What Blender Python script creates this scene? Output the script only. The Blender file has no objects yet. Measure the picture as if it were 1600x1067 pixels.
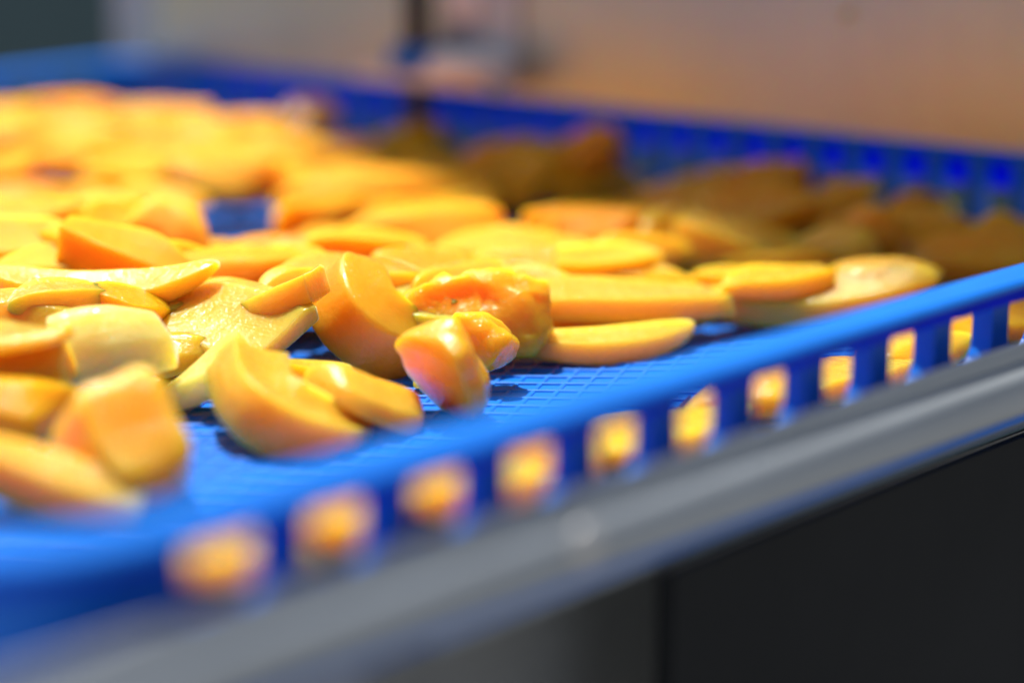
import bpy, bmesh, math, random
from mathutils import Vector, Matrix, noise

C = bpy.context.scene.collection
R = math.radians
U = 0.1                       # one working unit = 10 cm
RIM_Z = 0.90                  # height of the tray rim above the ground
FLOOR_D = 0.42                # tray floor below the rim (in U)
FLOOR_Z = RIM_Z - FLOOR_D * U

# ------------------------------------------------------------------ camera
PITCH, FPX, CX, CY = 12.83, 3863.0, 800.0, 533.5
cam_d = bpy.data.cameras.new('camera')
cam = bpy.data.objects.new('camera', cam_d)
C.objects.link(cam)
CAM = Vector((0, 0, RIM_Z + 1.37 * U))
cam.location = CAM
cam.rotation_euler = (R(90 - PITCH), 0, 0)
cam_d.sensor_width = 36.0
cam_d.lens = FPX / 1600 * 36
cam_d.clip_start = 0.02
cam_d.clip_end = 200
cam_d.dof.use_dof = True
cam_d.dof.focus_distance = 0.738
cam_d.dof.aperture_fstop = 2.7
bpy.context.scene.camera = cam

# ------------------------------------------------------------------ world, sun, exposure
SUN_EL, SUN_AZ = 70.0, -30.3          # azimuth from +Y towards +X
w = bpy.data.worlds.new('World')
bpy.context.scene.world = w
w.use_nodes = True
nt = w.node_tree
bg = nt.nodes['Background']
sky = nt.nodes.new('ShaderNodeTexSky')
sky.sky_type = 'NISHITA'
sky.sun_disc = False
sky.sun_elevation = R(SUN_EL)
sky.sun_rotation = R(SUN_AZ)
sky.dust_density = 4.0
sky.ozone_density = 0.3
nt.links.new(sky.outputs[0], bg.inputs[0])
bg.inputs[1].default_value = 0.054
sd = bpy.data.lights.new('sun', 'SUN')
sd.energy = 4.5
sd.angle = R(2.5)
sd.color = (1.0, 0.95, 0.86)
so = bpy.data.objects.new('sun', sd)
C.objects.link(so)
to_sun = Vector((math.sin(R(SUN_AZ)) * math.cos(R(SUN_EL)), math.cos(R(SUN_AZ)) * math.cos(R(SUN_EL)), math.sin(R(SUN_EL))))
so.rotation_euler = to_sun.to_track_quat('Z', 'Y').to_euler()
so.location = (-1, 3, 4)
vs = bpy.context.scene.view_settings
vs.view_transform = 'Standard'
vs.look = 'None'
vs.exposure = 0.70
vs.gamma = 1.0
bpy.context.scene.cycles.max_bounces = 10
bpy.context.scene.cycles.sample_clamp_indirect = 6

# ------------------------------------------------------------------ helpers
def ray(x, y):
    d = Vector(((x - CX) / FPX, 1.0, -(y - CY) / FPX))
    return Matrix.Rotation(R(-PITCH), 3, 'X') @ d

def at(x, y, h):
    """point of the place at height h (U) over the tray floor, seen along pixel x, y of the 1600 px photograph"""
    d = ray(x, y)
    return CAM + d * ((FLOOR_Z + h * U - CAM.z) / d.z)

def tag(o, label=None, cat=None, group=None, kind=None):
    if label: o['label'] = label
    if cat: o['category'] = cat
    if group: o['group'] = group
    if kind: o['kind'] = kind
    return o

def empty(name, loc, rz=0):
    o = bpy.data.objects.new(name, None)
    C.objects.link(o)
    o.location = loc
    o.rotation_euler = (0, 0, rz)
    o.empty_display_size = 0.02
    return o

def mesh_obj(name, verts, faces, m, parent=None, smooth=False):
    me = bpy.data.meshes.new(name)
    me.from_pydata([tuple(v) for v in verts], [], faces)
    me.materials.append(m)
    if smooth:
        me.polygons.foreach_set('use_smooth', [True] * len(me.polygons))
    me.update()
    o = bpy.data.objects.new(name, me)
    C.objects.link(o)
    o.parent = parent
    return o

def bm_obj(name, bm, m, parent=None, smooth=False, bevel=0, seg=2):
    if bevel:
        bmesh.ops.bevel(bm, geom=[e for e in bm.edges if e.is_manifold and e.calc_face_angle(0) > 0.5], offset=bevel, segments=seg, affect='EDGES', profile=0.5)
    bmesh.ops.recalc_face_normals(bm, faces=bm.faces[:])
    me = bpy.data.meshes.new(name)
    bm.to_mesh(me)
    bm.free()
    me.materials.append(m)
    if smooth:
        me.polygons.foreach_set('use_smooth', [True] * len(me.polygons))
        me.set_sharp_from_angle(angle=R(40))
    o = bpy.data.objects.new(name, me)
    C.objects.link(o)
    o.parent = parent
    return o

def add_box(bm, x0, x1, y0, y1, z0, z1):
    vs_ = [bm.verts.new(p) for p in ((x0, y0, z0), (x1, y0, z0), (x1, y1, z0), (x0, y1, z0), (x0, y0, z1), (x1, y0, z1), (x1, y1, z1), (x0, y1, z1))]
    for f in ((0, 3, 2, 1), (4, 5, 6, 7), (0, 1, 5, 4), (1, 2, 6, 5), (2, 3, 7, 6), (3, 0, 4, 7)):
        bm.faces.new([vs_[i] for i in f])

def add_cyl(bm, c, r0, r1, z0, z1, n=24):
    a = [bm.verts.new((c[0] + r0 * math.cos(2 * math.pi * i / n), c[1] + r0 * math.sin(2 * math.pi * i / n), z0)) for i in range(n)]
    b = [bm.verts.new((c[0] + r1 * math.cos(2 * math.pi * i / n), c[1] + r1 * math.sin(2 * math.pi * i / n), z1)) for i in range(n)]
    for i in range(n):
        bm.faces.new((a[i], a[(i + 1) % n], b[(i + 1) % n], b[i]))
    bm.faces.new(a[::-1])
    bm.faces.new(b)

def add_lathe(bm, prof, M=Matrix(), n=28):
    rings = []
    for r, z in prof:
        if r < 1e-7:
            rings.append([bm.verts.new(M @ Vector((0, 0, z)))])
        else:
            rings.append([bm.verts.new(M @ Vector((r * math.cos(2 * math.pi * i / n), r * math.sin(2 * math.pi * i / n), z))) for i in range(n)])
    for a, b in zip(rings, rings[1:]):
        for i in range(n):
            j = (i + 1) % n
            if len(a) == 1:
                bm.faces.new((a[0], b[i], b[j]))
            elif len(b) == 1:
                bm.faces.new((a[i], a[j], b[0]))
            else:
                bm.faces.new((a[i], a[j], b[j], b[i]))

# ------------------------------------------------------------------ materials
def mat(name):
    m = bpy.data.materials.new(name)
    m.use_nodes = True
    n = m.node_tree
    return m, n, n.nodes['Principled BSDF'], n.nodes['Material Output']

def tex_noise(n, scale, detail=3, rough=0.55, vec=None, mapping=None):
    tc = n.nodes.new('ShaderNodeTexCoord')
    t = n.nodes.new('ShaderNodeTexNoise')
    t.inputs['Scale'].default_value = scale
    t.inputs['Detail'].default_value = detail
    t.inputs['Roughness'].default_value = rough
    src = tc.outputs['Object']
    if mapping:
        mp = n.nodes.new('ShaderNodeMapping')
        mp.inputs['Scale'].default_value = mapping
        n.links.new(src, mp.inputs['Vector'])
        src = mp.outputs[0]
    n.links.new(src, t.inputs['Vector'])
    return t

def ramp(n, fac, stops):
    r = n.nodes.new('ShaderNodeValToRGB')
    els = r.color_ramp.elements
    while len(els) < len(stops):
        els.new(0.5)
    for e, (p, c) in zip(els, stops):
        e.position = p
        e.color = (*c, 1)
    n.links.new(fac, r.inputs[0])
    return r

def bump(n, height, strength, dist, prev=None):
    b = n.nodes.new('ShaderNodeBump')
    b.inputs['Strength'].default_value = strength
    b.inputs['Distance'].default_value = dist
    n.links.new(height, b.inputs['Height'])
    if prev:
        n.links.new(prev.outputs[0], b.inputs['Normal'])
    return b

def mango_material(name, deep, mid, light, wet=0.25, pulpy=0.5, sparkle=0.9, gloss=0.3):
    m, n, p, out = mat(name)
    oi = n.nodes.new('ShaderNodeObjectInfo')
    big = tex_noise(n, 28, 3, 0.6)
    add = n.nodes.new('ShaderNodeMath'); add.operation = 'MULTIPLY_ADD'
    n.links.new(oi.outputs['Random'], add.inputs[0])
    add.inputs[1].default_value = 0.5
    sub = n.nodes.new('ShaderNodeMath'); sub.operation = 'SUBTRACT'
    n.links.new(big.outputs['Fac'], sub.inputs[0]); sub.inputs[1].default_value = 0.22
    n.links.new(sub.outputs[0], add.inputs[2])
    fib = tex_noise(n, 1.0, 4, 0.6, mapping=(45, 620, 620))
    add2 = n.nodes.new('ShaderNodeMath'); add2.operation = 'MULTIPLY_ADD'
    n.links.new(fib.outputs['Fac'], add2.inputs[0]); add2.inputs[1].default_value = 0.28
    n.links.new(add.outputs[0], add2.inputs[2])
    r = ramp(n, add2.outputs[0], ((0.12, deep), (0.5, mid), (0.95, light)))
    n.links.new(r.outputs[0], p.inputs['Base Color'])
    p.inputs['Subsurface Weight'].default_value = 1.0
    p.inputs['Subsurface Radius'].default_value = (1.0, 0.58, 0.14)
    p.inputs['Subsurface Scale'].default_value = 0.027
    p.inputs['Specular IOR Level'].default_value = 0.2
    p.inputs['IOR'].default_value = 1.34
    rn = tex_noise(n, 260, 2, 0.5)
    mr = n.nodes.new('ShaderNodeMapRange')
    mr.inputs['From Min'].default_value = 0.35; mr.inputs['From Max'].default_value = 0.65
    mr.inputs['To Min'].default_value = wet - 0.1; mr.inputs['To Max'].default_value = wet + 0.14
    n.links.new(rn.outputs['Fac'], mr.inputs['Value'])
    n.links.new(mr.outputs[0], p.inputs['Roughness'])
    p.inputs['Coat Weight'].default_value = gloss
    p.inputs['Coat Roughness'].default_value = 0.12
    p.inputs['Coat IOR'].default_value = 1.33
    soft = tex_noise(n, 150, 3, 0.6)
    b1 = bump(n, fib.outputs['Fac'], pulpy * 0.5, 0.0006)
    b2 = bump(n, soft.outputs['Fac'], pulpy * 0.5, 0.002, b1)
    fine = tex_noise(n, 900, 2, 0.5)
    b3 = bump(n, fine.outputs['Fac'], sparkle, 0.0006, b2)
    n.links.new(b2.outputs[0], p.inputs['Normal'])
    n.links.new(b3.outputs[0], p.inputs['Coat Normal'])
    return m

M_YEL = mango_material('mango_yellow', (0.88, 0.29, 0.010), (0.91, 0.355, 0.013), (0.93, 0.44, 0.05), gloss=1.0)
M_ORG = mango_material('mango_orange', (0.87, 0.28, 0.004), (0.90, 0.345, 0.008), (0.92, 0.44, 0.03), wet=0.25, pulpy=0.7, gloss=0.7)
M_SHADED = mango_material('mango_shaded', (0.76, 0.20, 0.002), (0.85, 0.28, 0.004), (0.90, 0.38, 0.012), wet=0.2, pulpy=0.6, sparkle=0.4, gloss=0.5)  # deeper copy of the orange flesh, panel shade put into its colour
M_YEL_DRY = mango_material('mango_yellow_dry', (0.87, 0.27, 0.008), (0.90, 0.325, 0.012), (0.92, 0.40, 0.04), wet=0.5, sparkle=0.2, gloss=0.0)
M_ORG_DRY = mango_material('mango_orange_dry', (0.82, 0.22, 0.004), (0.88, 0.29, 0.008), (0.90, 0.38, 0.03), wet=0.5, sparkle=0.2, gloss=0.0)
M_PALE = mango_material('mango_pale', (0.74, 0.57, 0.10), (0.82, 0.68, 0.16), (0.87, 0.76, 0.26), wet=0.2, pulpy=0.9, gloss=0.6)
M_PULP = mango_material('mango_pulp', (0.86, 0.29, 0.006), (0.90, 0.37, 0.014), (0.92, 0.48, 0.06), wet=0.25, pulpy=1.0, gloss=0.7)

def plastic(name, col, trans):
    m, n, p, out = mat(name)
    t = tex_noise(n, 60, 4, 0.6)
    r = ramp(n, t.outputs['Fac'], ((0.3, tuple(c * 0.86 for c in col)), (0.7, col)))
    n.links.new(r.outputs[0], p.inputs['Base Color'])
    p.inputs['Roughness'].default_value = 0.4
    p.inputs['Specular IOR Level'].default_value = 0.28
    sc = tex_noise(n, 420, 3, 0.6)
    b = bump(n, sc.outputs['Fac'], 0.15, 0.0006)
    n.links.new(b.outputs[0], p.inputs['Normal'])
    tr = n.nodes.new('ShaderNodeBsdfTranslucent')
    tr.inputs['Color'].default_value = (0.0, 0.045, 0.95, 1)
    mx = n.nodes.new('ShaderNodeMixShader')
    mx.inputs[0].default_value = trans
    n.links.new(p.outputs[0], mx.inputs[1])
    n.links.new(tr.outputs[0], mx.inputs[2])
    n.links.new(mx.outputs[0], out.inputs[0])
    return m
M_BLUE = plastic('blue_plastic', (0.003, 0.185, 0.78), 0.06)
M_LIP = plastic('blue_plastic_thin', (0.004, 0.10, 0.80), 0.8)

def steel(name, col, rough, grain=(4, 4, 700), metallic=0.85, strength=0.12, contrast=0.45):
    m, n, p, out = mat(name)
    g = tex_noise(n, 1.0, 4, 0.6, mapping=grain)
    blot = tex_noise(n, 9, 5, 0.65)
    mx = n.nodes.new('ShaderNodeMath'); mx.operation = 'MULTIPLY_ADD'
    n.links.new(g.outputs['Fac'], mx.inputs[0]); mx.inputs[1].default_value = contrast
    n.links.new(blot.outputs['Fac'], mx.inputs[2])
    r = ramp(n, mx.outputs[0], ((0.45, tuple(c * 0.82 for c in col)), (0.95, col)))
    n.links.new(r.outputs[0], p.inputs['Base Color'])
    p.inputs['Metallic'].default_value = metallic
    mr = n.nodes.new('ShaderNodeMapRange')
    mr.inputs['To Min'].default_value = rough - 0.08; mr.inputs['To Max'].default_value = rough + 0.1
    n.links.new(blot.outputs['Fac'], mr.inputs['Value'])
    n.links.new(mr.outputs[0], p.inputs['Roughness'])
    b = bump(n, g.outputs['Fac'], strength, 0.0004)
    n.links.new(b.outputs[0], p.inputs['Normal'])
    return m
M_PANEL = steel('worn_steel', (0.68, 0.66, 0.54), 0.38, grain=(60, 60, 25), metallic=0.92, strength=0.2, contrast=0.3)
M_BRACKET = steel('bracket_steel', (0.66, 0.67, 0.68), 0.4, metallic=0.5)
M_RAIL = steel('rail_steel', (0.47, 0.52, 0.57), 0.6, metallic=0.3)
M_DOOR = steel('door_steel', (0.34, 0.355, 0.365), 0.5, metallic=0.3)
M_ZINC = steel('zinc', (0.90, 0.89, 0.86), 0.35, metallic=0.0)

def flat(name, col, rough, metallic=0.0, scale=20, var=0.75):
    m, n, p, out = mat(name)
    t = tex_noise(n, scale, 4, 0.6)
    r = ramp(n, t.outputs['Fac'], ((0.3, tuple(c * var for c in col)), (0.7, col)))
    n.links.new(r.outputs[0], p.inputs['Base Color'])
    p.inputs['Roughness'].default_value = rough
    p.inputs['Metallic'].default_value = metallic
    b = bump(n, t.outputs['Fac'], 0.1, 0.001)
    n.links.new(b.outputs[0], p.inputs['Normal'])
    return m
M_BLACK = flat('black_steel', (0.012, 0.012, 0.014), 0.35, 0.0)
M_TEAL = flat('teal_paint', (0.085, 0.15, 0.165), 0.6, scale=2)
M_GROUND = flat('concrete', (0.20, 0.20, 0.20), 0.85, scale=3)
M_DARK = flat('charcoal_dark', (0.028, 0.030, 0.032), 0.75, scale=8)
M_DARK.node_tree.nodes['Principled BSDF'].inputs['Specular IOR Level'].default_value = 0.1

# ------------------------------------------------------------------ the setting
bm = bmesh.new()
bmesh.ops.create_grid(bm, x_segments=8, y_segments=8, size=30)
g = bm_obj('ground', bm, M_GROUND)
tag(g, kind='structure')

pw = empty('partition_wall', (-0.6, 2.6, 0))
tag(pw, 'plain dark teal partition wall standing far behind the tray', 'wall')
bm = bmesh.new(); add_box(bm, -3.0, 3.0, 0, 0.06, 0.06, 1.16); bm_obj('panel', bm, M_TEAL, pw)
bm = bmesh.new(); add_box(bm, -3.0, 3.0, -0.005, 0.065, 1.16, 1.19); bm_obj('top_rail', bm, M_TEAL, pw)
bm = bmesh.new(); add_box(bm, -3.0, 3.0, -0.01, 0.07, 0.0, 0.06); bm_obj('plinth', bm, M_TEAL, pw)

# ------------------------------------------------------------------ the tray
LA, LB = 5.60 * U, 6.02 * U                      # along the near wall, along the back wall
ANG = R(48.65)
ua = Vector((math.cos(ANG), math.sin(ANG), 0))
va = Vector((-math.sin(ANG), math.cos(ANG), 0))
NC = Vector((-0.968 * U, 4.266 * U, 0))         # near left rim corner
CEN = NC + ua * LA / 2 + va * LB / 2
def TW(a, b, z):
    """tray frame (U, from the near left corner, z from the rim) to the world"""
    return NC + ua * a * U + va * b * U + Vector((0, 0, RIM_Z + z * U))
HX, HY = LA / 2, LB / 2
BASE_Z = FLOOR_Z - 0.05 * U
tray = empty('plastic_tray', (CEN.x, CEN.y, BASE_Z), ANG)
tag(tray, 'blue plastic tray with slotted walls and a mesh floor full of mango', 'tray')
def lz(z): return RIM_Z + z * U - BASE_Z          # z from the rim -> tray local

def rr_path(off, r=0.32 * U, n=8, ext=0.0):
    pts = []
    rr = r + off
    for cx, cy, a0 in ((HX - r, -HY + r, -90), (HX - r, HY - r, 0), (-HX + r, HY - r, 90), (-HX + r, -HY + r, 180)):
        for i in range(n + 1):
            a = R(a0 + 90 * i / n)
            pts.append((cx + rr * math.cos(a), cy + rr * math.sin(a)))
    return pts

def sweep(name, prof, m, smooth=True, part=None, closed=True):
    """prof: (offset outwards, z from rim) in U, round the rounded rectangle"""
    verts, faces = [], []
    rings = [rr_path(o * U) for o, z in prof]
    np_, nr = len(rings[0]), len(prof)
    idx = list(range(np_)) if part is None else part
    for k in idx:
        for j in range(nr):
            verts.append((rings[j][k][0], rings[j][k][1], lz(prof[j][1])))
    L = len(idx)
    for i in range(L if part is None else L - 1):
        for j in range(nr):
            a, b = i * nr + j, i * nr + (j + 1) % nr
            c, d = ((i + 1) % L) * nr + (j + 1) % nr, ((i + 1) % L) * nr + j
            faces.append((a, d, c, b))
    if part is not None:
        faces.append(tuple(range(nr)))
        faces.append(tuple((L - 1) * nr + j for j in range(nr))[::-1])
    o = mesh_obj(name, verts, faces, m, tray)
    o.data.polygons.foreach_set('use_smooth', [True] * len(o.data.polygons))
    o.data.set_sharp_from_angle(angle=R(35))
    return o
RIMW, LIP = 0.14, 0.055
sweep('rim', ((0.0, -0.035), (-0.004, -0.012), (0.008, 0.0), (RIMW * 0.5, 0.003), (RIMW - 0.01, 0.0), (RIMW, -0.010), (RIMW, -0.022), (RIMW - 0.018, -0.030)), M_BLUE)
bm = bmesh.new(); add_box(bm, HX + 0.115 * U, HX + 0.130 * U, -HY + 0.3 * U, HY - 0.3 * U, lz(-0.165), lz(-0.031)); bm_obj('rim_skirt', bm, M_LIP, tray)
sweep('rim_lip', ((RIMW - 0.003, -0.022), (RIMW - 0.003, -LIP), (RIMW - 0.016, -LIP), (RIMW - 0.016, -0.027)), M_LIP)
sweep('lower_band', ((0.0, -0.29), (0.07, -0.29), (0.07, -FLOOR_D - 0.03), (0.0, -FLOOR_D - 0.03)), M_BLUE)
n1 = 9
for k in range(4):
    sweep('corner_panel', ((0.0, -0.030), (0.05, -0.030), (0.05, -0.295), (0.0, -0.295)), M_BLUE, part=list(range(k * n1, (k + 1) * n1)))
# vertical ribs between the slots: one mesh, shared
bm = bmesh.new()
def rib_mesh(outline):
    bm = bmesh.new()
    fa = [bm.verts.new((x * U, 0.0, lz(z))) for x, z in outline]
    fb = [bm.verts.new((x * U, 0.066 * U, lz(z))) for x, z in outline]
    bm.faces.new(fa); bm.faces.new(fb[::-1])
    for i in range(len(fa)):
        bm.faces.new((fa[i], fb[i], fb[(i + 1) % len(fa)], fa[(i + 1) % len(fa)]))
    bmesh.ops.recalc_face_normals(bm, faces=bm.faces[:])
    me = bpy.data.meshes.new('wall_rib')
    bm.to_mesh(me); bm.free()
    me.materials.append(M_BLUE)
    return me
half = [(0.028 + 0.03 * (1 - math.sin(R(t))), -0.028 - 0.03 * (1 - math.cos(R(t)))) for t in (0, 30, 60, 90)]
half += [(w_, -0.323 - z_) for w_, z_ in half[::-1]]
RIB_SIDE = rib_mesh(half + [(-w_, z_) for w_, z_ in half[::-1]])
rr_ = 0.075
top = [(0.044 + rr_ * (1 - math.sin(R(t))), -0.028 - rr_ * (1 - math.cos(R(t)))) for t in (0, 22, 45, 68, 90)]
low_ = [(w_, -0.280 - z_) for w_, z_ in top[::-1]]
half = top + low_ + [(0.1525, -0.2525), (0.1525, -0.288)]
RIB_NEAR = rib_mesh(half + [(-w_, z_) for w_, z_ in half[::-1]])
SP = 0.307
def place_rib(x, y, rz, me):
    o = bpy.data.objects.new('wall_rib', me)
    C.objects.link(o); o.parent = tray
    o.location = (x, y, 0); o.rotation_euler = (0, 0, rz)
    return o
def rib_row(p0, p1, rz, first, spacing, me):
    p0, p1 = Vector(p0), Vector(p1)
    L = (p1 - p0).length
    d = (p1 - p0) / L
    t = first
    while t < L - 0.33 * U:
        q = p0 + d * t
        place_rib(q.x, q.y, rz, me)
        t += spacing
rib_row((-HX, -HY), (HX, -HY), math.pi, 0.722 * U, SP * U, RIB_NEAR)   # near wall
rib_row((HX, -HY), (HX, HY), -math.pi / 2, 0.34 * U, 0.19 * U, RIB_SIDE)   # wall under the steel panel
rib_row((HX, HY), (-HX, HY), 0, 0.36 * U, SP * U, RIB_SIDE)   # far wall
rib_row((-HX, HY), (-HX, -HY), math.pi / 2, 0.34 * U, 0.19 * U, RIB_SIDE)

bm = bmesh.new(); add_box(bm, -HX + 0.3 * U, -HX + 0.455 * U, -HY - 0.05 * U, -HY - 0.002 * U, lz(-0.294), lz(-0.029)); bm_obj('end_panel', bm, M_BLUE, tray)
# floor sheet and the raised diagonal mesh
bm = bmesh.new()
add_box(bm, -HX + 0.002, HX - 0.002, -HY + 0.002, HY - 0.002, lz(-FLOOR_D - 0.03), lz(-FLOOR_D - 0.004))
bm_obj('floor_sheet', bm, M_BLUE, tray)
def strands(world_az, pitch, wdt, top):
    """parallel bars on the tray floor, direction given as an azimuth from +Y towards +X"""
    d = Vector((math.sin(R(world_az)), math.cos(R(world_az)), 0))
    d = Vector((d.dot(ua), d.dot(va), 0))
    nrm = Vector((-d.y, d.x, 0))
    ext = abs(nrm.x) * HX + abs(nrm.y) * HY
    k = -int(ext / pitch)
    while k * pitch < ext:
        c = nrm * (k * pitch)
        lo, hi = -9.0, 9.0
        for ax, H in ((0, HX - 0.003), (1, HY - 0.003)):
            if abs(d[ax]) > 1e-6:
                t0, t1 = (-H - c[ax]) / d[ax], (H - c[ax]) / d[ax]
                lo, hi = max(lo, min(t0, t1)), min(hi, max(t0, t1))
            elif abs(c[ax]) > H:
                hi = lo
        k += 1
        if hi - lo < 0.01:
            continue
        prof = ((-wdt / 2, lz(-FLOOR_D - 0.0055)), (-wdt * 0.38, top - wdt * 0.08), (-wdt * 0.15, top), (wdt * 0.15, top), (wdt * 0.38, top - wdt * 0.08), (wdt / 2, lz(-FLOOR_D - 0.0055)))
        verts = []
        for t in (lo, hi):
            for s, z in prof:
                q = c + d * t + nrm * s
                verts.append((q.x, q.y, z))
        m_ = len(prof)
        faces = [(i, i + 1, m_ + i + 1, m_ + i) for i in range(m_ - 1)] + [tuple(range(m_))[::-1], tuple(range(m_, 2 * m_))]
        mesh_obj('mesh_strand', verts, faces, M_BLUE, tray)
strands(93, 0.090 * U, 0.024 * U, lz(-FLOOR_D + 0.0035))
strands(14, 0.070 * U, 0.018 * U, lz(-FLOOR_D + 0.0015))

# ------------------------------------------------------------------ steel panel behind the tray, its bracket, rod and post
HP = 10.6 * U
pan = empty('steel_sheet', TW(5.604, 2.6, 0.006), ANG)
tag(pan, 'tall worn steel sheet standing on edge along the tray wall', 'steel sheet')
bm = bmesh.new()
add_box(bm, -0.012 * U, 0.012 * U, -4.9 * U, 3.38 * U, 0, HP)
bm_obj('plate', bm, M_PANEL, pan, bevel=0.004 * U)
bm = bmesh.new()
add_box(bm, 0.012 * U, 0.20 * U, 3.18 * U, 3.38 * U, 0.3 * U, HP)
bm_obj('stiffener', bm, M_PANEL, pan, bevel=0.01 * U)

pp = TW(5.72, 6.3, 0)
po = empty('steel_post', (pp.x, pp.y, 0), ANG)
tag(po, 'square grey steel post rising past the far tray corner', 'post')
bm = bmesh.new(); add_box(bm, -0.09 * U, 0.09 * U, -0.09 * U, 0.09 * U, 0.012, RIM_Z + 4.5 * U); bm_obj('tube', bm, M_RAIL, po, bevel=0.015 * U)
bm = bmesh.new(); add_box(bm, -0.3 * U, 0.3 * U, -0.3 * U, 0.3 * U, 0, 0.012); bm_obj('base_plate', bm, M_RAIL, po)

def rim_b(x):
    """b along the panel wall for a pixel column x at rim height"""
    best, bb = 9e9, 0
    for i in range(0, 800):
        b = i * 0.01
        q = TW(5.60, b, 0) - CAM
        yy = q.y * math.cos(R(PITCH)) - q.z * math.sin(R(PITCH))
        px = CX + FPX * q.x / yy
        if abs(px - x) < best:
            best, bb = abs(px - x), b
    return bb
b_rod, b_brk = rim_b(694), rim_b(745)
rod = empty('clamp_rod', TW(5.43, b_rod, 0.05), ANG)
tag(rod, 'black upright clamp rod with pale flange washers on the tray rim', 'clamp')
bm = bmesh.new(); add_cyl(bm, (0, 0), 0.062 * U, 0.062 * U, 0.10 * U, 3.2 * U); bm_obj('rod', bm, M_BLACK, rod, smooth=True)
bm = bmesh.new(); add_cyl(bm, (0, 0), 0.06 * U, 0.055 * U, -0.24 * U, 0.0); bm_obj('rod_end', bm, M_BLACK, rod, smooth=True)
bm = bmesh.new(); add_cyl(bm, (0, 0), 0.14 * U, 0.12 * U, 0.06 * U, 0.16 * U, 6); bm_obj('nut', bm, M_BLUE, rod, bevel=0.008 * U)  # bluish reflection put into the nut's colour
bm = bmesh.new(); add_box(bm, -0.10 * U, 0.10 * U, -0.50 * U, 0.30 * U, 0.0, 0.05 * U); bm_obj('flange', bm, M_ZINC, rod, bevel=0.008 * U)
bm = bmesh.new(); add_lathe(bm, ((0.2 * U, 0.06 * U), (0.2 * U, 0.12 * U), (0.16 * U, 0.15 * U), (0.06 * U, 0.16 * U), (0, 0.16 * U)), Matrix.Translation((0, -0.32 * U, 0))); bm_obj('washer', bm, M_ZINC, rod, smooth=True)

brk = empty('bracket_plate', TW(5.58, b_brk, 0.10), ANG)
tag(brk, 'grey bracket plate with a round bolt on the steel sheet', 'bracket')
bm = bmesh.new(); add_box(bm, -0.012 * U, 0.008 * U, -0.28 * U, 0.16 * U, 0, 2.2 * U); bm_obj('plate', bm, M_BRACKET, brk, bevel=0.006 * U)
for zz in (0.32, 1.2):
    bm = bmesh.new()
    add_lathe(bm, ((0.11 * U, 0), (0.11 * U, 0.03 * U), (0.085 * U, 0.055 * U), (0.04 * U, 0.065 * U), (0, 0.066 * U)), Matrix.Translation((-0.012 * U, 0.03 * U, zz * U)) @ Matrix.Rotation(-math.pi / 2, 4, 'Y'))
    bm_obj('bolt', bm, M_ZINC, brk, smooth=True)

# ------------------------------------------------------------------ the trolley under the tray
tz = RIM_Z
tro = empty('steel_trolley', (CEN.x, CEN.y, 0), ANG)
tag(tro, 'grey steel trolley frame holding up the blue tray', 'trolley')
Y0 = -HY                                           # near wall line in the trolley frame
FO = 0.175                                         # fascia distance outside the wall (U)
def prism(name, prof, x0, x1, m, bevel=0, smooth=True):
    """prof: (outwards from the near wall, z from the rim) in U, swept along the near wall"""
    bm = bmesh.new()
    A = [bm.verts.new((x0, Y0 - o * U, RIM_Z + z * U)) for o, z in prof]
    B = [bm.verts.new((x1, Y0 - o * U, RIM_Z + z * U)) for o, z in prof]
    n = len(prof)
    for i in range(n):
        bm.faces.new((A[i], A[(i + 1) % n], B[(i + 1) % n], B[i]))
    bm.faces.new(A[::-1]); bm.faces.new(B)
    return bm_obj(name, bm, m, tro, smooth=smooth, bevel=bevel)
X0, X1 = -HX - 1.2 * U, HX + 0.9 * U
pr = [(FO, -0.165), (FO + 0.006, -0.156), (FO + 0.014, -0.156), (FO + 0.02, -0.165), (FO + 0.02, -0.20)]
for i in range(11):
    a = R(68 - 17 * i)
    pr.append((FO - 0.01 + 0.075 * math.cos(a), -0.285 + 0.085 * math.sin(a)))
pr += [(FO - 0.12, -0.372), (FO - 0.12, -0.352), (FO, -0.352)]
prism('rail', pr, X0, X1, M_RAIL)
prism('shelf', ((0.0, -0.475), (0.0, -0.505), (-6.2, -0.505), (-6.2, -0.475)), X0, X1, M_RAIL, smooth=False)
bq = rim_b(0)
def trolley_box(name, a0, a1, o0, o1, z0, z1, m, bevel=0.0):
    bm = bmesh.new()
    add_box(bm, -HX + a0 * U, -HX + a1 * U, Y0 - o1 * U, Y0 - o0 * U, z0, z1)
    return bm_obj(name, bm, m, tro, bevel=bevel)
trolley_box('dark_filler', 2.0, 6.3, 0.0, 0.05, 0.12, RIM_Z - 0.51 * U, M_DARK)  # near-black panel added to make the space below the rail dark
trolley_box('bottom_panel', -1.2, 6.3, -1.34, 0.1, 0.12, 0.14, M_DARK)
trolley_box('post', 4.6, 4.85, 0.02, 0.2, 0.0, RIM_Z - 0.51 * U, M_DARK, 0.01 * U)
trolley_box('post', -1.2, -0.95, 0.02, 0.2, 0.0, RIM_Z - 0.51 * U, M_DARK, 0.01 * U)
trolley_box('post', 4.6, 4.85, -6.1, -5.9, 0.0, RIM_Z - 0.51 * U, M_DARK, 0.01 * U)
trolley_box('post', -1.2, -0.95, -6.1, -5.9, 0.0, RIM_Z - 0.51 * U, M_DARK, 0.01 * U)
prism('door', ((-0.02, -0.374), (0.03, -0.374), (0.03, -7.4), (-0.02, -7.4)), -HX - 1.2 * U, -HX + 0.95 * U, M_DOOR)
bm = bmesh.new()
fold = [(0.93, 0.027), (1.2, 0.0), (1.7, -0.13), (2.4, -0.38), (3.0, -0.66)]
A = [bm.verts.new((-HX + a_ * U, Y0 - o_ * U, RIM_Z - 0.372 * U)) for a_, o_ in fold]
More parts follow.
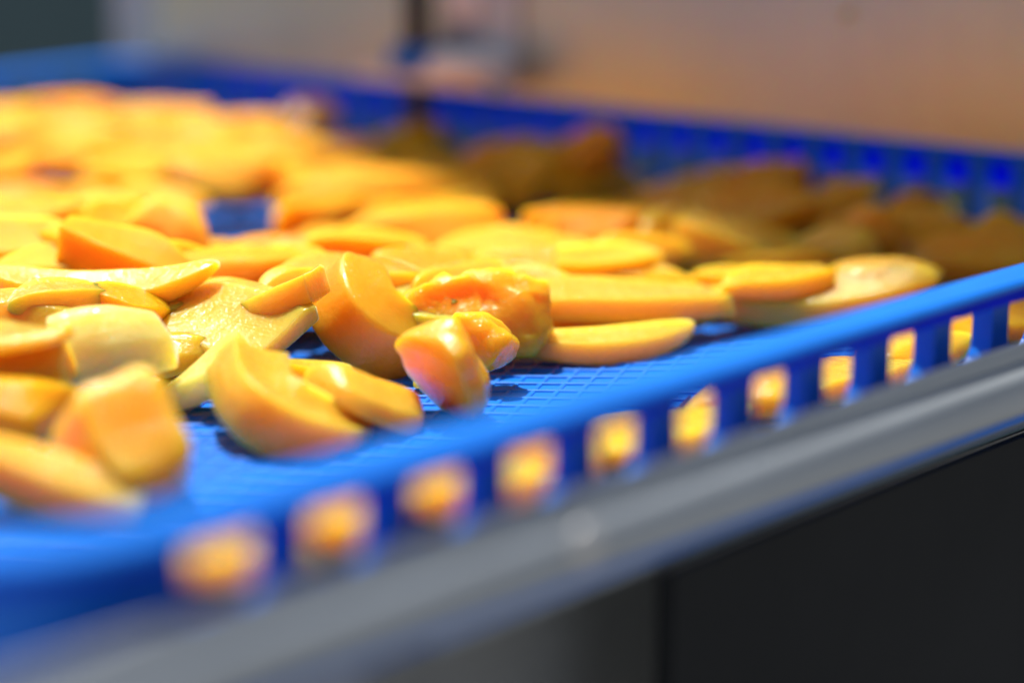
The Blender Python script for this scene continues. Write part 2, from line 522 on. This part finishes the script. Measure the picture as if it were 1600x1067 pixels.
B = [bm.verts.new((-HX + a_ * U, Y0 - o_ * U, RIM_Z - 7.4 * U)) for a_, o_ in fold]
for i in range(len(fold) - 1):
    bm.faces.new((A[i], A[i + 1], B[i + 1], B[i]))
bmesh.ops.solidify(bm, geom=bm.faces[:], thickness=0.02 * U)
bm_obj('folded_sheet', bm, M_DOOR, tro, smooth=True)
# bolt head on the rail
bl = Vector((-HX + 1.43 * U, Y0 - (FO + 0.066) * U, RIM_Z - 0.265 * U))
bm = bmesh.new()
add_lathe(bm, ((0.05 * U, 0), (0.05 * U, 0.008 * U), (0.036 * U, 0.022 * U), (0, 0.028 * U)), Matrix.Translation(bl) @ Matrix.Rotation(math.pi / 2, 4, 'X'))
bm_obj('bolt', bm, M_BRACKET, tro, smooth=True)

# ------------------------------------------------------------------ mango pieces
def section(kind, rnd):
    """rounded polygon of the cross-section, y across -0.5..0.5, z 0..1"""
    j = lambda s: rnd.uniform(-s, s)
    if kind == 'wedge':
        poly = [(-0.5, 0.05), (0.45 + j(.05), 0.0), (0.5, 0.35 + j(.1)), (0.20 + j(.1), 1.0), (-0.42 + j(.06), 0.80 + j(.08))]
    elif kind == 'plank':
        poly = [(-0.47, 0.0), (0.46, 0.04), (0.5, 0.75 + j(.15)), (0.40 + j(.06), 1.0), (-0.44 + j(.04), 0.94 + j(.06)), (-0.5, 0.5)]
    elif kind == 'dome':
        poly = [(-0.5, 0.0), (0.5, 0.0), (0.48, 0.5), (0.22 + j(.06), 0.95), (-0.18 + j(.06), 1.0), (-0.44, 0.55)]
    elif kind == 'cheek':
        poly = [(-0.5, 0.1), (0.46, 0.0), (0.5, 0.22), (0.22 + j(.1), 0.97), (-0.06 + j(.1), 1.0), (-0.44, 0.55)]
    else:
        poly = [(-0.5, 0.05), (0.3, 0.0), (0.5, 0.3), (0.42, 0.8), (0.1, 1.0), (-0.3, 0.85), (-0.46, 0.6)]
    rf = {'wedge': .09, 'plank': .09, 'dome': .24, 'cheek': .12}.get(kind, .35)
    out = []
    n = len(poly)
    for i in range(n):
        p0, p1, p2 = Vector(poly[i - 1]), Vector(poly[i]), Vector(poly[(i + 1) % n])
        a, b = p1.lerp(p0, rf), p1.lerp(p2, rf)
        for t in (0.0, 0.33, 0.67, 1.0):
            out.append(a.lerp(p1, t).lerp(p1.lerp(b, t), t))
        c = p2.lerp(p1, rf)
        out.append(b.lerp(c, 0.33))
        out.append(b.lerp(c, 0.67))
    return out

def slice_mesh(name, L, W, T, kind, seed, m, bend=0.0, bend_v=0.0, end0='tip', end1='tip', rough=0.03, twist=0.0, moon=None):
    rnd = random.Random(seed)
    sec = section(kind, rnd)
    ns = len(sec)
    NR = 26
    verts, faces = [], []
    pw_ = rnd.uniform(1.9, 2.6)
    mrand = rnd.choice((-1, 1)) * rnd.uniform(0.45, 1.0)
    moon = mrand if moon is None else moon
    if end0 == 'tip' and end1 == 'tip' and rnd.random() < 0.12:
        if rnd.random() < 0.5: end0 = 'cut'
        else: end1 = 'cut'
    if not bend: bend = rnd.uniform(.03, .13) * (1 if moon > 0 else -1)
    if not bend_v: bend_v = rnd.uniform(-.02, .05)
    off = Vector((rnd.uniform(0, 50), rnd.uniform(0, 50), rnd.uniform(0, 50)))
    ss = []
    for i in range(NR + 1):
        t = -1 + 2 * i / NR
        ss.append(math.sin(t * math.pi / 2) if True else t)
    def prof(s):
        k = 1.0
        if s < 0:
            e = -s
            k = (1 - e ** pw_) ** 0.68 if end0 == 'tip' else ((1 - e ** 2.2 * 0.22) if end0 == 'cut' else (1 - e ** 5) ** 0.5)
        else:
            e = s
            k = (1 - e ** pw_) ** 0.68 if end1 == 'tip' else ((1 - e ** 2.2 * 0.22) if end1 == 'cut' else (1 - e ** 5) ** 0.5)
        return max(k, 0.0)
    cup = rnd.uniform(0.0, 0.22) if kind in ('plank', 'wedge') else 0.0
    wob, woff = rnd.uniform(.10, .24) * (.35 if moon == 0 else 1), rnd.uniform(0, 90)
    if not twist: twist = rnd.uniform(-.28, .28)
    sk0, sk1 = rnd.uniform(-.25, .25), rnd.uniform(-.25, .25)
    rings = [(s, prof(s), 0.0) for s in ss]
    if end0 == 'cut':
        k = rings[0][1]
        rings = [(-1, k * .03, -.004), (-1, k * .5, -.003), (-1, k * .93, 0), (-1 + .012, k * .985, 0)] + rings[1:]
    else:
        rings[0] = (-1, 0.02, 0)
    if end1 == 'cut':
        k = rings[-1][1]
        rings = rings[:-1] + [(1 - .012, k * .985, 0), (1, k * .93, 0), (1, k * .5, .003), (1, k * .03, .004)]
    else:
        rings[-1] = (1, 0.02, 0)
    for s, k, dx in rings:
        tw = twist * s
        hz = (0.35 + 0.65 * k) * k if (s < 0 and end0 == 'tip') or (s >= 0 and end1 == 'tip') else k
        for q in sec:
            side = 1 + wob * noise.noise(Vector((s * 1.6 + woff, q.x * 1.5, 0)))
            y = q.x * W * k * side - moon * (1 - k) * W * 0.5
            qz = q.y - (cup * (1 - min(1.0, (2 * q.x) ** 2)) if q.y > 0.5 else 0)
            z = (qz - 0.42) * T * max(k, 0.0) ** (0.5 if kind in ('plank', 'wedge', 'cheek') else 0.75)
            x = s * L / 2
            skew = (sk0 if s < 0 else sk1) * max(0, abs(s) - .5) * 2
            if (s < 0 and end0 == 'cut') or (s >= 0 and end1 == 'cut'):
                x += skew * y * 1.2 + skew * z * .8
            cy_, sy_ = math.cos(tw), math.sin(tw)
            y, z = y * cy_ - z * sy_, y * sy_ + z * cy_
            th = math.atan(4 * bend * s)
            x, y = x - math.sin(th) * y, math.cos(th) * y
            y += bend * L * (s * s - 0.4)
            z += bend_v * L * (s * s - 0.4)
            p = Vector((x, y, z))
            nv = noise.noise_vector(p * 45 + off) * (rough * T * 1.1) + noise.noise_vector(p * 130 + off) * (rough * T * .5)
            if rough > 0.08:
                nv += noise.noise_vector(p * 300 + off) * (rough * T * .35)
            verts.append(p + nv)
    n = len(rings)
    for i in range(n - 1):
        for j_ in range(ns):
            a, b = i * ns + j_, i * ns + (j_ + 1) % ns
            faces.append((a, b, b + ns, a + ns))
    faces.append(tuple(range(ns))[::-1])
    faces.append(tuple((n - 1) * ns + i for i in range(ns)))
    me = bpy.data.meshes.new(name)
    me.from_pydata([tuple(v) for v in verts], [], faces)
    me.materials.append(m)
    me.polygons.foreach_set('use_smooth', [True] * len(me.polygons))
    me.update()
    bm = bmesh.new(); bm.from_mesh(me)
    bmesh.ops.recalc_face_normals(bm, faces=bm.faces[:])
    bm.to_mesh(me); bm.free()
    me.set_sharp_from_angle(angle=R(62))
    return me

COUNT = [0]
def mango(p0, p1, W, T, kind='wedge', m=None, label='', roll=0, group='mango pieces in the tray', name='mango_slice', **kw):
    """p0, p1: (pixel x, pixel y, height over the floor in U) of the two ends; W, T in U"""
    COUNT[0] += 1
    T *= 0.8
    if (p0[1] + p1[1]) / 2 < 335:
        T *= 0.78; W *= 0.8
        p0, p1 = (p0[0], p0[1], max(.07, p0[2] - .07)), (p1[0], p1[1], max(.07, p1[2] - .07))
    if p0[1] < 520: W *= 1.05
    a, b = at(*p0), at(*p1)
    a, b = a + (a - b) * .05, b + (b - a) * .05
    if not roll and p0[1] < 520 and p1[0] > p0[0]:
        roll = (6, 14, 10, 18, 3)[COUNT[0] % 5]
    d = b - a
    L = d.length
    X = d.normalized()
    Y = Vector((0, 0, 1)).cross(X).normalized()
    Z = X.cross(Y)
    M = Matrix((X, Y, Z)).transposed() @ Matrix.Rotation(R(roll), 3, 'X')
    if max(p0[1], p1[1]) < 432 and max(p0[0], p1[0]) < 1020:
        m = {'mango_yellow': M_YEL_DRY, 'mango_orange': M_ORG_DRY}.get(m.name, m)
    me = slice_mesh(name, L, W * U, T * U, kind, 100 + COUNT[0], m or M_YEL, **kw)
    o = bpy.data.objects.new(name, me)
    C.objects.link(o)
    M4 = M.to_4x4()
    M4.translation = (a + b) / 2
    o.matrix_world = M4
    tag(o, label, 'mango', group)
    return o

PIECES = []
Y_, O_, P_, F_, YD, OD, SH = M_YEL, M_ORG, M_PALE, M_PULP, M_YEL_DRY, M_ORG_DRY, M_SHADED

# --- foreground, by the near wall
G1 = 'mango pieces at the near edge of the pile'
mango((160, 622, .24), (238, 775, .03), .32, .36, 'wedge', O_, 'big thick wedge with a broad pale face at the near end of the pile', group=G1, roll=4, end0='round', end1='round', bend=.03, moon=0, name='mango_wedge')
mango((-80, 690, .18), (200, 785, .03), .22, .18, 'wedge', Y_, 'smooth yellow wedge lying in front of the big thick wedge', group=G1, roll=10, bend=.06)
mango((-60, 640, .16), (110, 650, .12), .26, .20, 'cheek', O_, 'soft orange lump wedged behind the big thick wedge', group=G1)
mango((362, 592, .17), (545, 698, .0), .19, .24, 'plank', Y_, 'blurred crescent in front of the pale chunk, tail towards the rim', group=G1, bend=.6, end0='cut', moon=0, twist=.05)
mango((500, 605, .14), (660, 655, .0), .28, .17, 'cheek', Y_, 'blunt slice between the crescent and the torn lobe', group=G1, end0='round', bend=.04)
mango((415, 578, .14), (545, 590, .10), .10, .08, 'plank', Y_, 'thin sliver bridging the gap behind the blunt slice', group=G1, rough=.05)
mango((680, 520, .26), (735, 640, .02), .29, .2, 'cheek', Y_, 'torn orange lobe hanging from the pulpy mango down to the mesh', group=G1, end0='round', rough=.10, bend=-.06, moon=0)
mango((800, 545, .06), (1082, 526, .05), .15, .14, 'wedge', Y_, 'lone lens-shaped slice lying clear on the blue mesh', group=G1, roll=6, bend=.02)
# --- in focus
G2 = 'mango pieces in sharp focus'
mango((-70, 580, .20), (98, 575, .20), .22, .20, 'cheek', O_, 'wet orange chunk with droplets at the edge of the picture', group=G2, end1='cut', rough=.05)
mango((-60, 528, .30), (105, 524, .30), .22, .06, 'plank', Y_, 'thin flat plank on top of the wet orange chunk', group=G2, end1='cut')
mango((-60, 492, .24), (120, 508, .20), .24, .18, 'cheek', Y_, 'glistening slice behind the thin flat plank', group=G2, rough=.05)
mango((92, 545, .20), (222, 535, .20), .26, .26, 'dome', P_, 'pale fibrous wedge with streaked skin side and a cut end', group=G2, end0='cut', end1='cut', name='mango_chunk')
mango((-30, 450, .26), (310, 452, .26), .18, .15, 'wedge', Y_, 'long sagging slice stretched behind the fibrous wedge', group=G2, bend_v=.12)
mango((252, 476, .20), (440, 528, .17), .32, .12, 'plank', Y_, 'flat block with a bright glossy cut end', group=G2, roll=28, end1='cut', bend=-.03, moon=0, name='mango_chunk')
mango((282, 615, .04), (378, 555, .18), .20, .12, 'plank', P_, 'pale greenish chunk tilted on the mesh', group=G2, roll=18, end1='cut', rough=.05, name='mango_chunk')
mango((280, 632, .02), (312, 618, .03), .06, .05, 'dome', P_, 'tiny drip of pale pulp under the greenish chunk', group=G2, rough=.12, end0='round', end1='round', name='mango_scrap')
mango((212, 555, .10), (345, 560, .10), .20, .16, 'cheek', O_, 'wet orange slice tucked behind the pale greenish chunk', group=G2, rough=.06)
mango((235, 600, .03), (282, 598, .03), .08, .05, 'dome', Y_, 'small yellow scrap on the mesh beside the big thick wedge', group=G2, name='mango_scrap')
mango((375, 510, .14), (485, 452, .30), .18, .13, 'plank', Y_, 'upright chunk leaning behind the glossy flat block', group=G2, end1='cut', name='mango_chunk')
mango((528, 442, .27), (650, 555, .06), .23, .30, 'wedge', Y_, 'big crescent with a bright wet ridge along its edge', group=G2, bend=.5, roll=8, end0='round', moon=0, twist=.05)
mango((560, 462, .20), (725, 505, .16), .30, .10, 'plank', F_, 'wet flat cut face leaning on the big ridged crescent', group=G2, roll=7, rough=.05, moon=0)
mango((640, 500, .16), (855, 495, .15), .30, .26, 'cheek', F_, 'pulpy ragged mango flesh with torn fibres', group=G2, rough=.2, end1='round', moon=0, name='mango_chunk')
mango((790, 560, .10), (740, 500, .20), .18, .18, 'lump', F_, 'ragged strip of pulp dropping to the mesh beside the torn lobe', group=G2, rough=.14, end0='round', end1='round', name='mango_scrap')
mango((1098, 512, .02), (1110, 488, .06), .012, .012, 'dome', P_, 'short stray mango fibre standing on the mesh', group=G2, name='mango_fibre')
# --- right of the middle
G3 = 'mango slices towards the steel panel in the sun'
mango((780, 458, .18), (1095, 468, .12), .24, .14, 'wedge', Y_, 'long grooved slice reaching from the pulp towards the rim', group=G3, bend=.05, roll=10)
mango((835, 490, .07), (1115, 490, .06), .20, .10, 'plank', Y_, 'narrow slice lying under the long grooved slice', group=G3, bend=.05)
mango((1105, 480, .08), (1440, 440, .16), .22, .17, 'wedge', Y_, 'long curved slice with one end raised over the near rim', group=G3, bend_v=.06, bend=.06)
mango((1300, 462, .10), (1445, 448, .14), .26, .22, 'dome', Y_, 'rounded pale end piece behind the near rim', group=G3, end0='round')
mango((1135, 445, .16), (1285, 440, .16), .18, .12, 'plank', O_, 'short orange bar resting on the long curved slice', group=G3, end1='cut', name='mango_chunk')
mango((1050, 362, .20), (1240, 408, .10), .28, .24, 'wedge', O_, 'large smooth orange wedge half in the shade line', group=G3, roll=6, end0='round', bend=.05)
mango((765, 405, .18), (1050, 430, .14), .30, .20, 'wedge', Y_, 'broad yellow slice behind the long grooved slice', group=G3, roll=8)
mango((835, 362, .16), (1005, 362, .18), .28, .18, 'cheek', O_, 'stubby orange piece standing above the broad yellow slice', group=G3, end1='round')
mango((990, 375, .16), (1060, 345, .2), .2, .18, 'cheek', O_, 'small orange end beside the large smooth wedge', group=G3)
mango((560, 378, .18), (780, 352, .20), .30, .20, 'cheek', O_, 'glossy deep orange slice in front of the dark gap', group=G3, roll=10)
mango((440, 310, .22), (700, 290, .24), .36, .24, 'dome', Y_, 'big pale yellow slice behind the glossy deep orange one', group=G3)
mango((490, 345, .12), (620, 352, .10), .18, .14, 'plank', Y_, 'narrow slice under the big pale yellow slice', group=G3)
mango((690, 395, .16), (870, 390, .16), .26, .16, 'wedge', Y_, 'pale slice in front of the dark gap', group=G3)
mango((1060, 455, .08), (1180, 470, .08), .2, .12, 'wedge', Y_, 'small slice in the hollow under the short orange bar', group=G3)
# --- middle left
G4 = 'mango slices in the middle of the pile'
mango((450, 425, .26), (625, 440, .22), .26, .13, 'plank', Y_, 'flat yellow slice above the big ridged crescent', group=G4)
mango((600, 420, .24), (780, 455, .16), .30, .14, 'plank', Y_, 'wide flat slice sloping towards the pulp', group=G4, roll=10)
mango((275, 430, .24), (460, 425, .24), .26, .16, 'dome', Y_, 'rounded slice behind the flat glossy block', group=G4)
mango((290, 460, .22), (400, 455, .24), .18, .13, 'wedge', O_, 'orange wedge behind the glossy block', group=G4, roll=12)
mango((335, 396, .18), (565, 390, .20), .24, .14, 'wedge', O_, 'long orange slice below the larger blue gap', group=G4)
mango((108, 385, .32), (300, 428, .24), .26, .22, 'wedge', Y_, 'bold wedge with a smooth orange side on top of the pile', group=G4, roll=8, end0='cut')
mango((0, 420, .26), (165, 410, .26), .24, .14, 'wedge', Y_, 'slice lying beside the bold wedge with its hollow turned up', group=G4)
mango((100, 445, .22), (220, 440, .22), .2, .12, 'plank', O_, 'orange flat piece under the bold wedge', group=G4)
mango((190, 490, .2), (300, 470, .2), .2, .14, 'wedge', O_, 'orange slice between the fibrous wedge and the glossy block', group=G4)
mango((-60, 390, .30), (130, 375, .30), .24, .14, 'plank', Y_, 'long pale plank slanting across the left of the pile', group=G4)
mango((-60, 440, .22), (60, 450, .2), .25, .14, 'wedge', Y_, 'yellow slice at the left below the slanting plank', group=G4)
mango((230, 350, .28), (330, 380, .22), .28, .24, 'dome', Y_, 'plump pale slice beside the larger blue gap', group=G4, end0='round')
mango((130, 350, .30), (240, 340, .28), .26, .16, 'wedge', O_, 'orange slice behind the bold wedge', group=G4)
mango((-50, 350, .30), (110, 340, .30), .28, .18, 'wedge', Y_, 'yellow wedge behind the slanting plank', group=G4)
mango((560, 400, .2), (700, 405, .2), .26, .14, 'wedge', Y_, 'yellow wedge just below the glossy deep orange slice', group=G4)
mango((300, 405, .18), (420, 400, .18), .25, .14, 'wedge', Y_, 'pale wedge just below the long orange slice', group=G4)
slender = [
 ((15, 472, .28), (150, 456, .28), .15, Y_, 'slender slice lying over the glistening slice'),
 ((150, 478, .25), (262, 500, .18), .15, O_, 'slender orange slice behind the fibrous wedge tip'),
 ((395, 468, .23), (482, 432, .27), .15, Y_, 'slender slice pointing up behind the upright chunk'),
 ((405, 402, .24), (522, 416, .24), .16, Y_, 'slender slice across the rounded slice'),
 ((500, 386, .24), (650, 396, .21), .16, O_, 'slender orange slice behind the flat yellow one'),
 ((640, 442, .25), (762, 428, .21), .16, Y_, 'slender slice on the wide flat slice'),
 ((700, 472, .21), (802, 452, .19), .15, O_, 'slender orange slice just behind the pulp'),
 ((880, 420, .19), (1012, 402, .19), .16, Y_, 'slender slice riding on the broad yellow slice'),
 ((905, 396, .19), (1052, 388, .17), .16, Y_, 'slender slice in front of the stubby orange piece'),
 ((1095, 432, .13), (1192, 452, .09), .15, O_, 'slender orange slice below the large smooth wedge'),
 ((60, 374, .32), (182, 398, .30), .16, Y_, 'slender slice sloping behind the bold wedge'),
 ((212, 396, .30), (332, 412, .25), .16, Y_, 'slender slice leaning on the end of the bold wedge'),
 ((-25, 330, .32), (92, 348, .30), .18, O_, 'slender orange slice on the yellow wedge at the picture edge'),
 ((120, 324, .32), (228, 332, .30), .18, Y_, 'slender slice on top of the orange one behind the bold wedge'),
 ((455, 334, .26), (562, 318, .26), .18, Y_, 'slender slice along the big pale yellow slice'),
 ((612, 330, .24), (722, 326, .22), .18, O_, 'slender orange slice behind the glossy deep orange one'),
 ((770, 440, .20), (900, 452, .17), .15, Y_, 'slender slice along the long grooved slice'),
 ((1190, 452, .10), (1330, 458, .10), .13, Y_, 'slender slice resting in the long curved slice'),
]
for k, (a, b, W_, mm, lb) in enumerate(slender):
    mango(a, b, W_, .13, ('wedge', 'plank', 'cheek')[k % 3], mm, lb, group='slender mango slices', rough=.05)
# --- far left, sunlit and blurred
G5 = 'blurred sunlit mango slices at the far left'
far = [
 ((-40, 320, .28), (100, 315, .28), .30, .18, 'wedge', OD, 'front row of the far pile, at the picture edge'),
 ((85, 305, .28), (200, 320, .26), .28, .18, 'dome', YD, 'front row of the far pile, beside the small blue gap'),
 ((185, 300, .30), (300, 325, .26), .30, .18, 'wedge', YD, 'front row of the far pile, leaning over the plump pale slice'),
 ((290, 288, .15), (425, 288, .13), .26, .12, 'wedge', OD, 'wide orange one above the larger blue gap'),
 ((150, 280, .32), (260, 270, .32), .30, .16, 'plank', YD, 'flat one on the far pile above the small blue gap'),
 ((260, 270, .32), (420, 280, .28), .36, .18, 'cheek', YD, 'plump one over the wide orange one'),
 ((390, 255, .30), (500, 290, .24), .34, .18, 'wedge', YD, 'yellow one at the shade line beside the big pale slice'),
 ((-50, 265, .34), (60, 255, .34), .34, .18, 'wedge', OD, 'orange one at the picture edge, middle row'),
 ((40, 240, .34), (170, 250, .32), .34, .16, 'dome', YD, 'low yellow one in the middle row'),
 ((150, 240, .36), (300, 235, .36), .36, .18, 'wedge', OD, 'long orange one in the middle row'),
 ((280, 235, .36), (420, 245, .32), .36, .18, 'dome', YD, 'broad pale one in the middle row'),
 ((390, 225, .32), (500, 235, .28), .36, .18, 'cheek', YD, 'yellow end one against the shade line'),
 ((-60, 215, .38), (80, 210, .38), .38, .18, 'dome', OD, 'orange heap end at the picture edge, back row'),
 ((60, 205, .38), (190, 215, .36), .38, .18, 'wedge', YD, 'yellow one in the back row'),
 ((170, 205, .38), (290, 200, .38), .36, .18, 'dome', OD, 'rounded orange one in the back row'),
 ((270, 205, .38), (370, 212, .36), .36, .18, 'wedge', YD, 'yellow one peaking below the tray corner'),
 ((340, 205, .36), (450, 200, .34), .38, .20, 'dome', YD, 'bright one nearest the shaded corner'),
 ((-50, 188, .36), (60, 186, .36), .40, .18, 'wedge', YD, 'low one against the far wall at the picture edge'),
 ((60, 184, .36), (190, 182, .36), .42, .18, 'dome', OD, 'orange one against the far wall under its slots'),
 ((180, 182, .36), (280, 183, .36), .40, .16, 'wedge', OD, 'reddish one against the far wall near the corner'),
 ((270, 190, .36), (330, 188, .38), .36, .16, 'dome', YD, 'small yellow one peeking out below the corner'),
]
for k, (a, b, W_, T_, kd, mm, lb) in enumerate(far):
    mango(a, b, W_, T_, kd, mm, 'blurred mango slice, ' + lb, group=G5)
# --- in the shade of the steel panel
G6 = 'wet brownish mango pieces in the shade of the panel'
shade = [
 ((440, 190, .34), (505, 160, .42), .34, .22, 'wedge', SH, 'upright brown slice below the dark tray corner'),
 ((480, 238, .26), (600, 225, .28), .34, .18, 'wedge', SH, 'brown slice beside the bright shade edge'),
 ((580, 226, .28), (715, 236, .24), .34, .18, 'plank', SH, 'long brown slice below the clamp rod'),
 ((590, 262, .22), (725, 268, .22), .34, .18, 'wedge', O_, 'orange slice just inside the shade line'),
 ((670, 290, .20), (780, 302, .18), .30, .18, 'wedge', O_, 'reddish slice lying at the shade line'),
 ((715, 262, .24), (850, 232, .30), .36, .24, 'wedge', SH, 'broad brown slice piled below the bracket plate'),
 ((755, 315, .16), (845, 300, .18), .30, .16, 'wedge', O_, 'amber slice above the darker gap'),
 ((850, 300, .16), (985, 275, .20), .32, .20, 'plank', SH, 'brown slice sloping down from the streaky one'),
 ((870, 268, .22), (955, 232, .34), .30, .28, 'plank', SH, 'tall streaky slice with greyish gleam'),
 ((935, 335, .12), (1085, 318, .12), .30, .16, 'wedge', SH, 'low dark slice at the foot of the blue wall'),
 ((1025, 310, .18), (1205, 282, .26), .30, .20, 'wedge', SH, 'long brown slice under the highest shaded one'),
 ((1140, 300, .24), (1270, 275, .30), .30, .26, 'wedge', SH, 'rounded brown piece heaped highest of the shaded ones'),
 ((1095, 350, .14), (1265, 335, .18), .30, .20, 'plank', SH, 'dark slice behind the large smooth orange wedge'),
 ((1205, 350, .16), (1355, 312, .26), .28, .22, 'cheek', SH, 'wet piece with broad white glints'),
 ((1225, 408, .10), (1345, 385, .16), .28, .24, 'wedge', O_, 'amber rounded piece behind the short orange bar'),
 ((1330, 410, .08), (1385, 325, .28), .22, .20, 'cheek', SH, 'upright brown strip between wet pieces'),
 ((1372, 345, .20), (1458, 322, .24), .24, .22, 'cheek', SH, 'small dark piece with bright glints'),
 ((1360, 400, .10), (1470, 436, .04), .24, .16, 'cheek', SH, 'glittering pulpy strip running down to the rim'),
 ((1000, 345, .10), (1110, 352, .10), .26, .16, 'plank', SH, 'small brown slice below the low dark one'),
 ((1110, 322, .16), (1215, 312, .20), .26, .20, 'cheek', SH, 'brown lump under the highest shaded one'),
 ((1255, 330, .16), (1320, 300, .24), .24, .22, 'wedge', SH, 'brown slice tipped up behind the wet piece'),
 ((1290, 368, .12), (1385, 352, .16), .24, .18, 'wedge', SH, 'short brown slice in front of the small dark piece'),
 ((1400, 372, .12), (1510, 362, .14), .26, .18, 'cheek', SH, 'brown lump at the foot of the slotted wall'),
 ((1500, 385, .12), (1640, 378, .14), .26, .16, 'plank', SH, 'flat brown slice between the two long ones near the corner'),
 ((600, 245, .24), (690, 215, .30), .30, .20, 'wedge', SH, 'brown slice leaning towards the rod'),
 ((800, 290, .18), (880, 262, .26), .28, .22, 'cheek', SH, 'brown slice beside the tall streaky one'),
 ((1420, 402, .10), (1680, 402, .10), .34, .22, 'wedge', SH, 'long amber slice lying beside the rim corner'),
 ((1440, 376, .10), (1680, 366, .12), .30, .16, 'wedge', SH, 'long dark slice against the slotted wall'),
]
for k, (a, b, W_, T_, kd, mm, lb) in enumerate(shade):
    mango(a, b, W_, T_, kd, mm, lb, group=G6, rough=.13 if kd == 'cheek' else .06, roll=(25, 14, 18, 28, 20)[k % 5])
# --- behind the near wall, seen through its slots
G7 = 'mango pieces behind the slots of the near wall'
behind = [
 ((230, 900, .06), (470, 838, .06), .30, .12, 'plank', Y_, 'slice behind the first slots of the near wall'),
 ((450, 850, .08), (640, 790, .08), .30, .14, 'wedge', O_, 'orange slice behind the second and third slots'),
 ((610, 790, .08), (800, 738, .08), .30, .14, 'plank', Y_, 'slice behind the slots below the torn lobe'),
 ((770, 755, .06), (940, 705, .06), .34, .12, 'plank', Y_, 'slice behind the slots above the steel bolt'),
 ((900, 705, .05), (1140, 652, .05), .26, .10, 'plank', O_, 'long straight slice behind the middle slots'),
 ((1130, 640, .06), (1260, 590, .08), .36, .16, 'dome', O_, 'rounded slice behind the slots beside the bare mesh'),
 ((1250, 600, .06), (1360, 570, .06), .34, .14, 'wedge', Y_, 'yellow slice behind the slots under the long curved slice'),
 ((1350, 565, .06), (1450, 540, .06), .34, .16, 'dome', O_, 'slice behind the slots under the rounded end piece'),
 ((1440, 540, .06), (1555, 505, .06), .30, .14, 'cheek', O_, 'sharp wet slice behind the slots near the rim corner'),
 ((1545, 515, .06), (1660, 490, .06), .30, .14, 'wedge', O_, 'last slice behind the slots at the picture edge'),
]
for k, (a, b, W_, T_, kd, mm, lb) in enumerate(behind):
    mango(a, b, W_, T_, kd, mm, lb, group=G7, rough=.05)

# --- lower layer of the pile: slices lying on the floor under and between the others
G8 = 'mango slices of the lower layer'
FRONT = ((-200, 640), (240, 600), (330, 545), (470, 520), (640, 520), (800, 490), (1100, 455), (1300, 430), (1480, 390), (1800, 380))
def front_y(x):
    for (xa, ya), (xb, yb) in zip(FRONT, FRONT[1:]):
        if xa <= x <= xb:
            return ya + (yb - ya) * (x - xa) / (xb - xa)
    return 0
GAPS = ((385, 345, 105, 44), (805, 350, 60, 26), (105, 272, 55, 22))
def to_px(p):
    q = p - CAM
    c, s_ = math.cos(R(PITCH)), math.sin(R(PITCH))
    f = q.y * c - q.z * s_
    return CX + FPX * q.x / f, CY - FPX * (q.y * s_ + q.z * c) / f
rl = random.Random(7)
low = []
for i in range(9):
    for j in range(14):
        a_ = 0.45 + i * 0.57 + rl.uniform(-.14, .14) + (j % 2) * .2
        b_ = 0.9 + j * 0.48 + rl.uniform(-.12, .12)
        if a_ > 5.1 or b_ > 7.3:
            continue
        p = TW(a_, b_, -FLOOR_D + .09)
        x, y = to_px(p)
        if x < -150 or x > 1650 or y > front_y(x) - 12:
            continue
        if any(abs(x - gx) < gw + 20 and abs(y - gy) < gh + 12 for gx, gy, gw, gh in GAPS):
            continue
        low.append((p, rl.uniform(0, 360)))
for p, az in low:
    COUNT[0] += 1
    kd = rl.choice(('wedge', 'plank', 'cheek', 'plank'))
    me = slice_mesh('mango_slice', rl.uniform(.55, .78) * U, rl.uniform(.26, .36) * U, rl.uniform(.15, .21) * U, kd, 900 + COUNT[0], rl.choice((YD, YD, OD)))
    o = bpy.data.objects.new('mango_slice', me)
    C.objects.link(o)
    o.location = p
    o.rotation_euler = (R(rl.uniform(-12, 12)), R(rl.uniform(-6, 6)), R(az))
    tag(o, 'mango slice of the lower layer, lying on the mesh half covered by others', 'mango', G8)

# --- small scraps
def on_sheet(x, y):
    d = ray(x, y)
    c = TW(5.604 - 0.016, 0, 0)
    return CAM + d * ((c - CAM).dot(ua) / d.dot(ua))
for (x, y), L_, lb in (((1325, 22), .05, 'tiny yellow mango scrap stuck high on the steel sheet'),):
    COUNT[0] += 1
    me = slice_mesh('mango_scrap', L_ * U, .03 * U, .015 * U, 'dome', 1900 + COUNT[0], Y_, rough=.1, end0='round', end1='round')
    o = bpy.data.objects.new('mango_scrap', me)
    C.objects.link(o)
    o.location = on_sheet(x, y)
    o.rotation_euler = (R(90), R(40), ANG + R(90))
    tag(o, lb, 'mango', 'mango scraps')
mango((648, 602, .02), (664, 598, .02), .05, .035, 'lump', F_, 'ragged shred of pulp between the blunt slice and the torn lobe', group='mango scraps', name='mango_scrap', rough=.14, end0='round', end1='round')
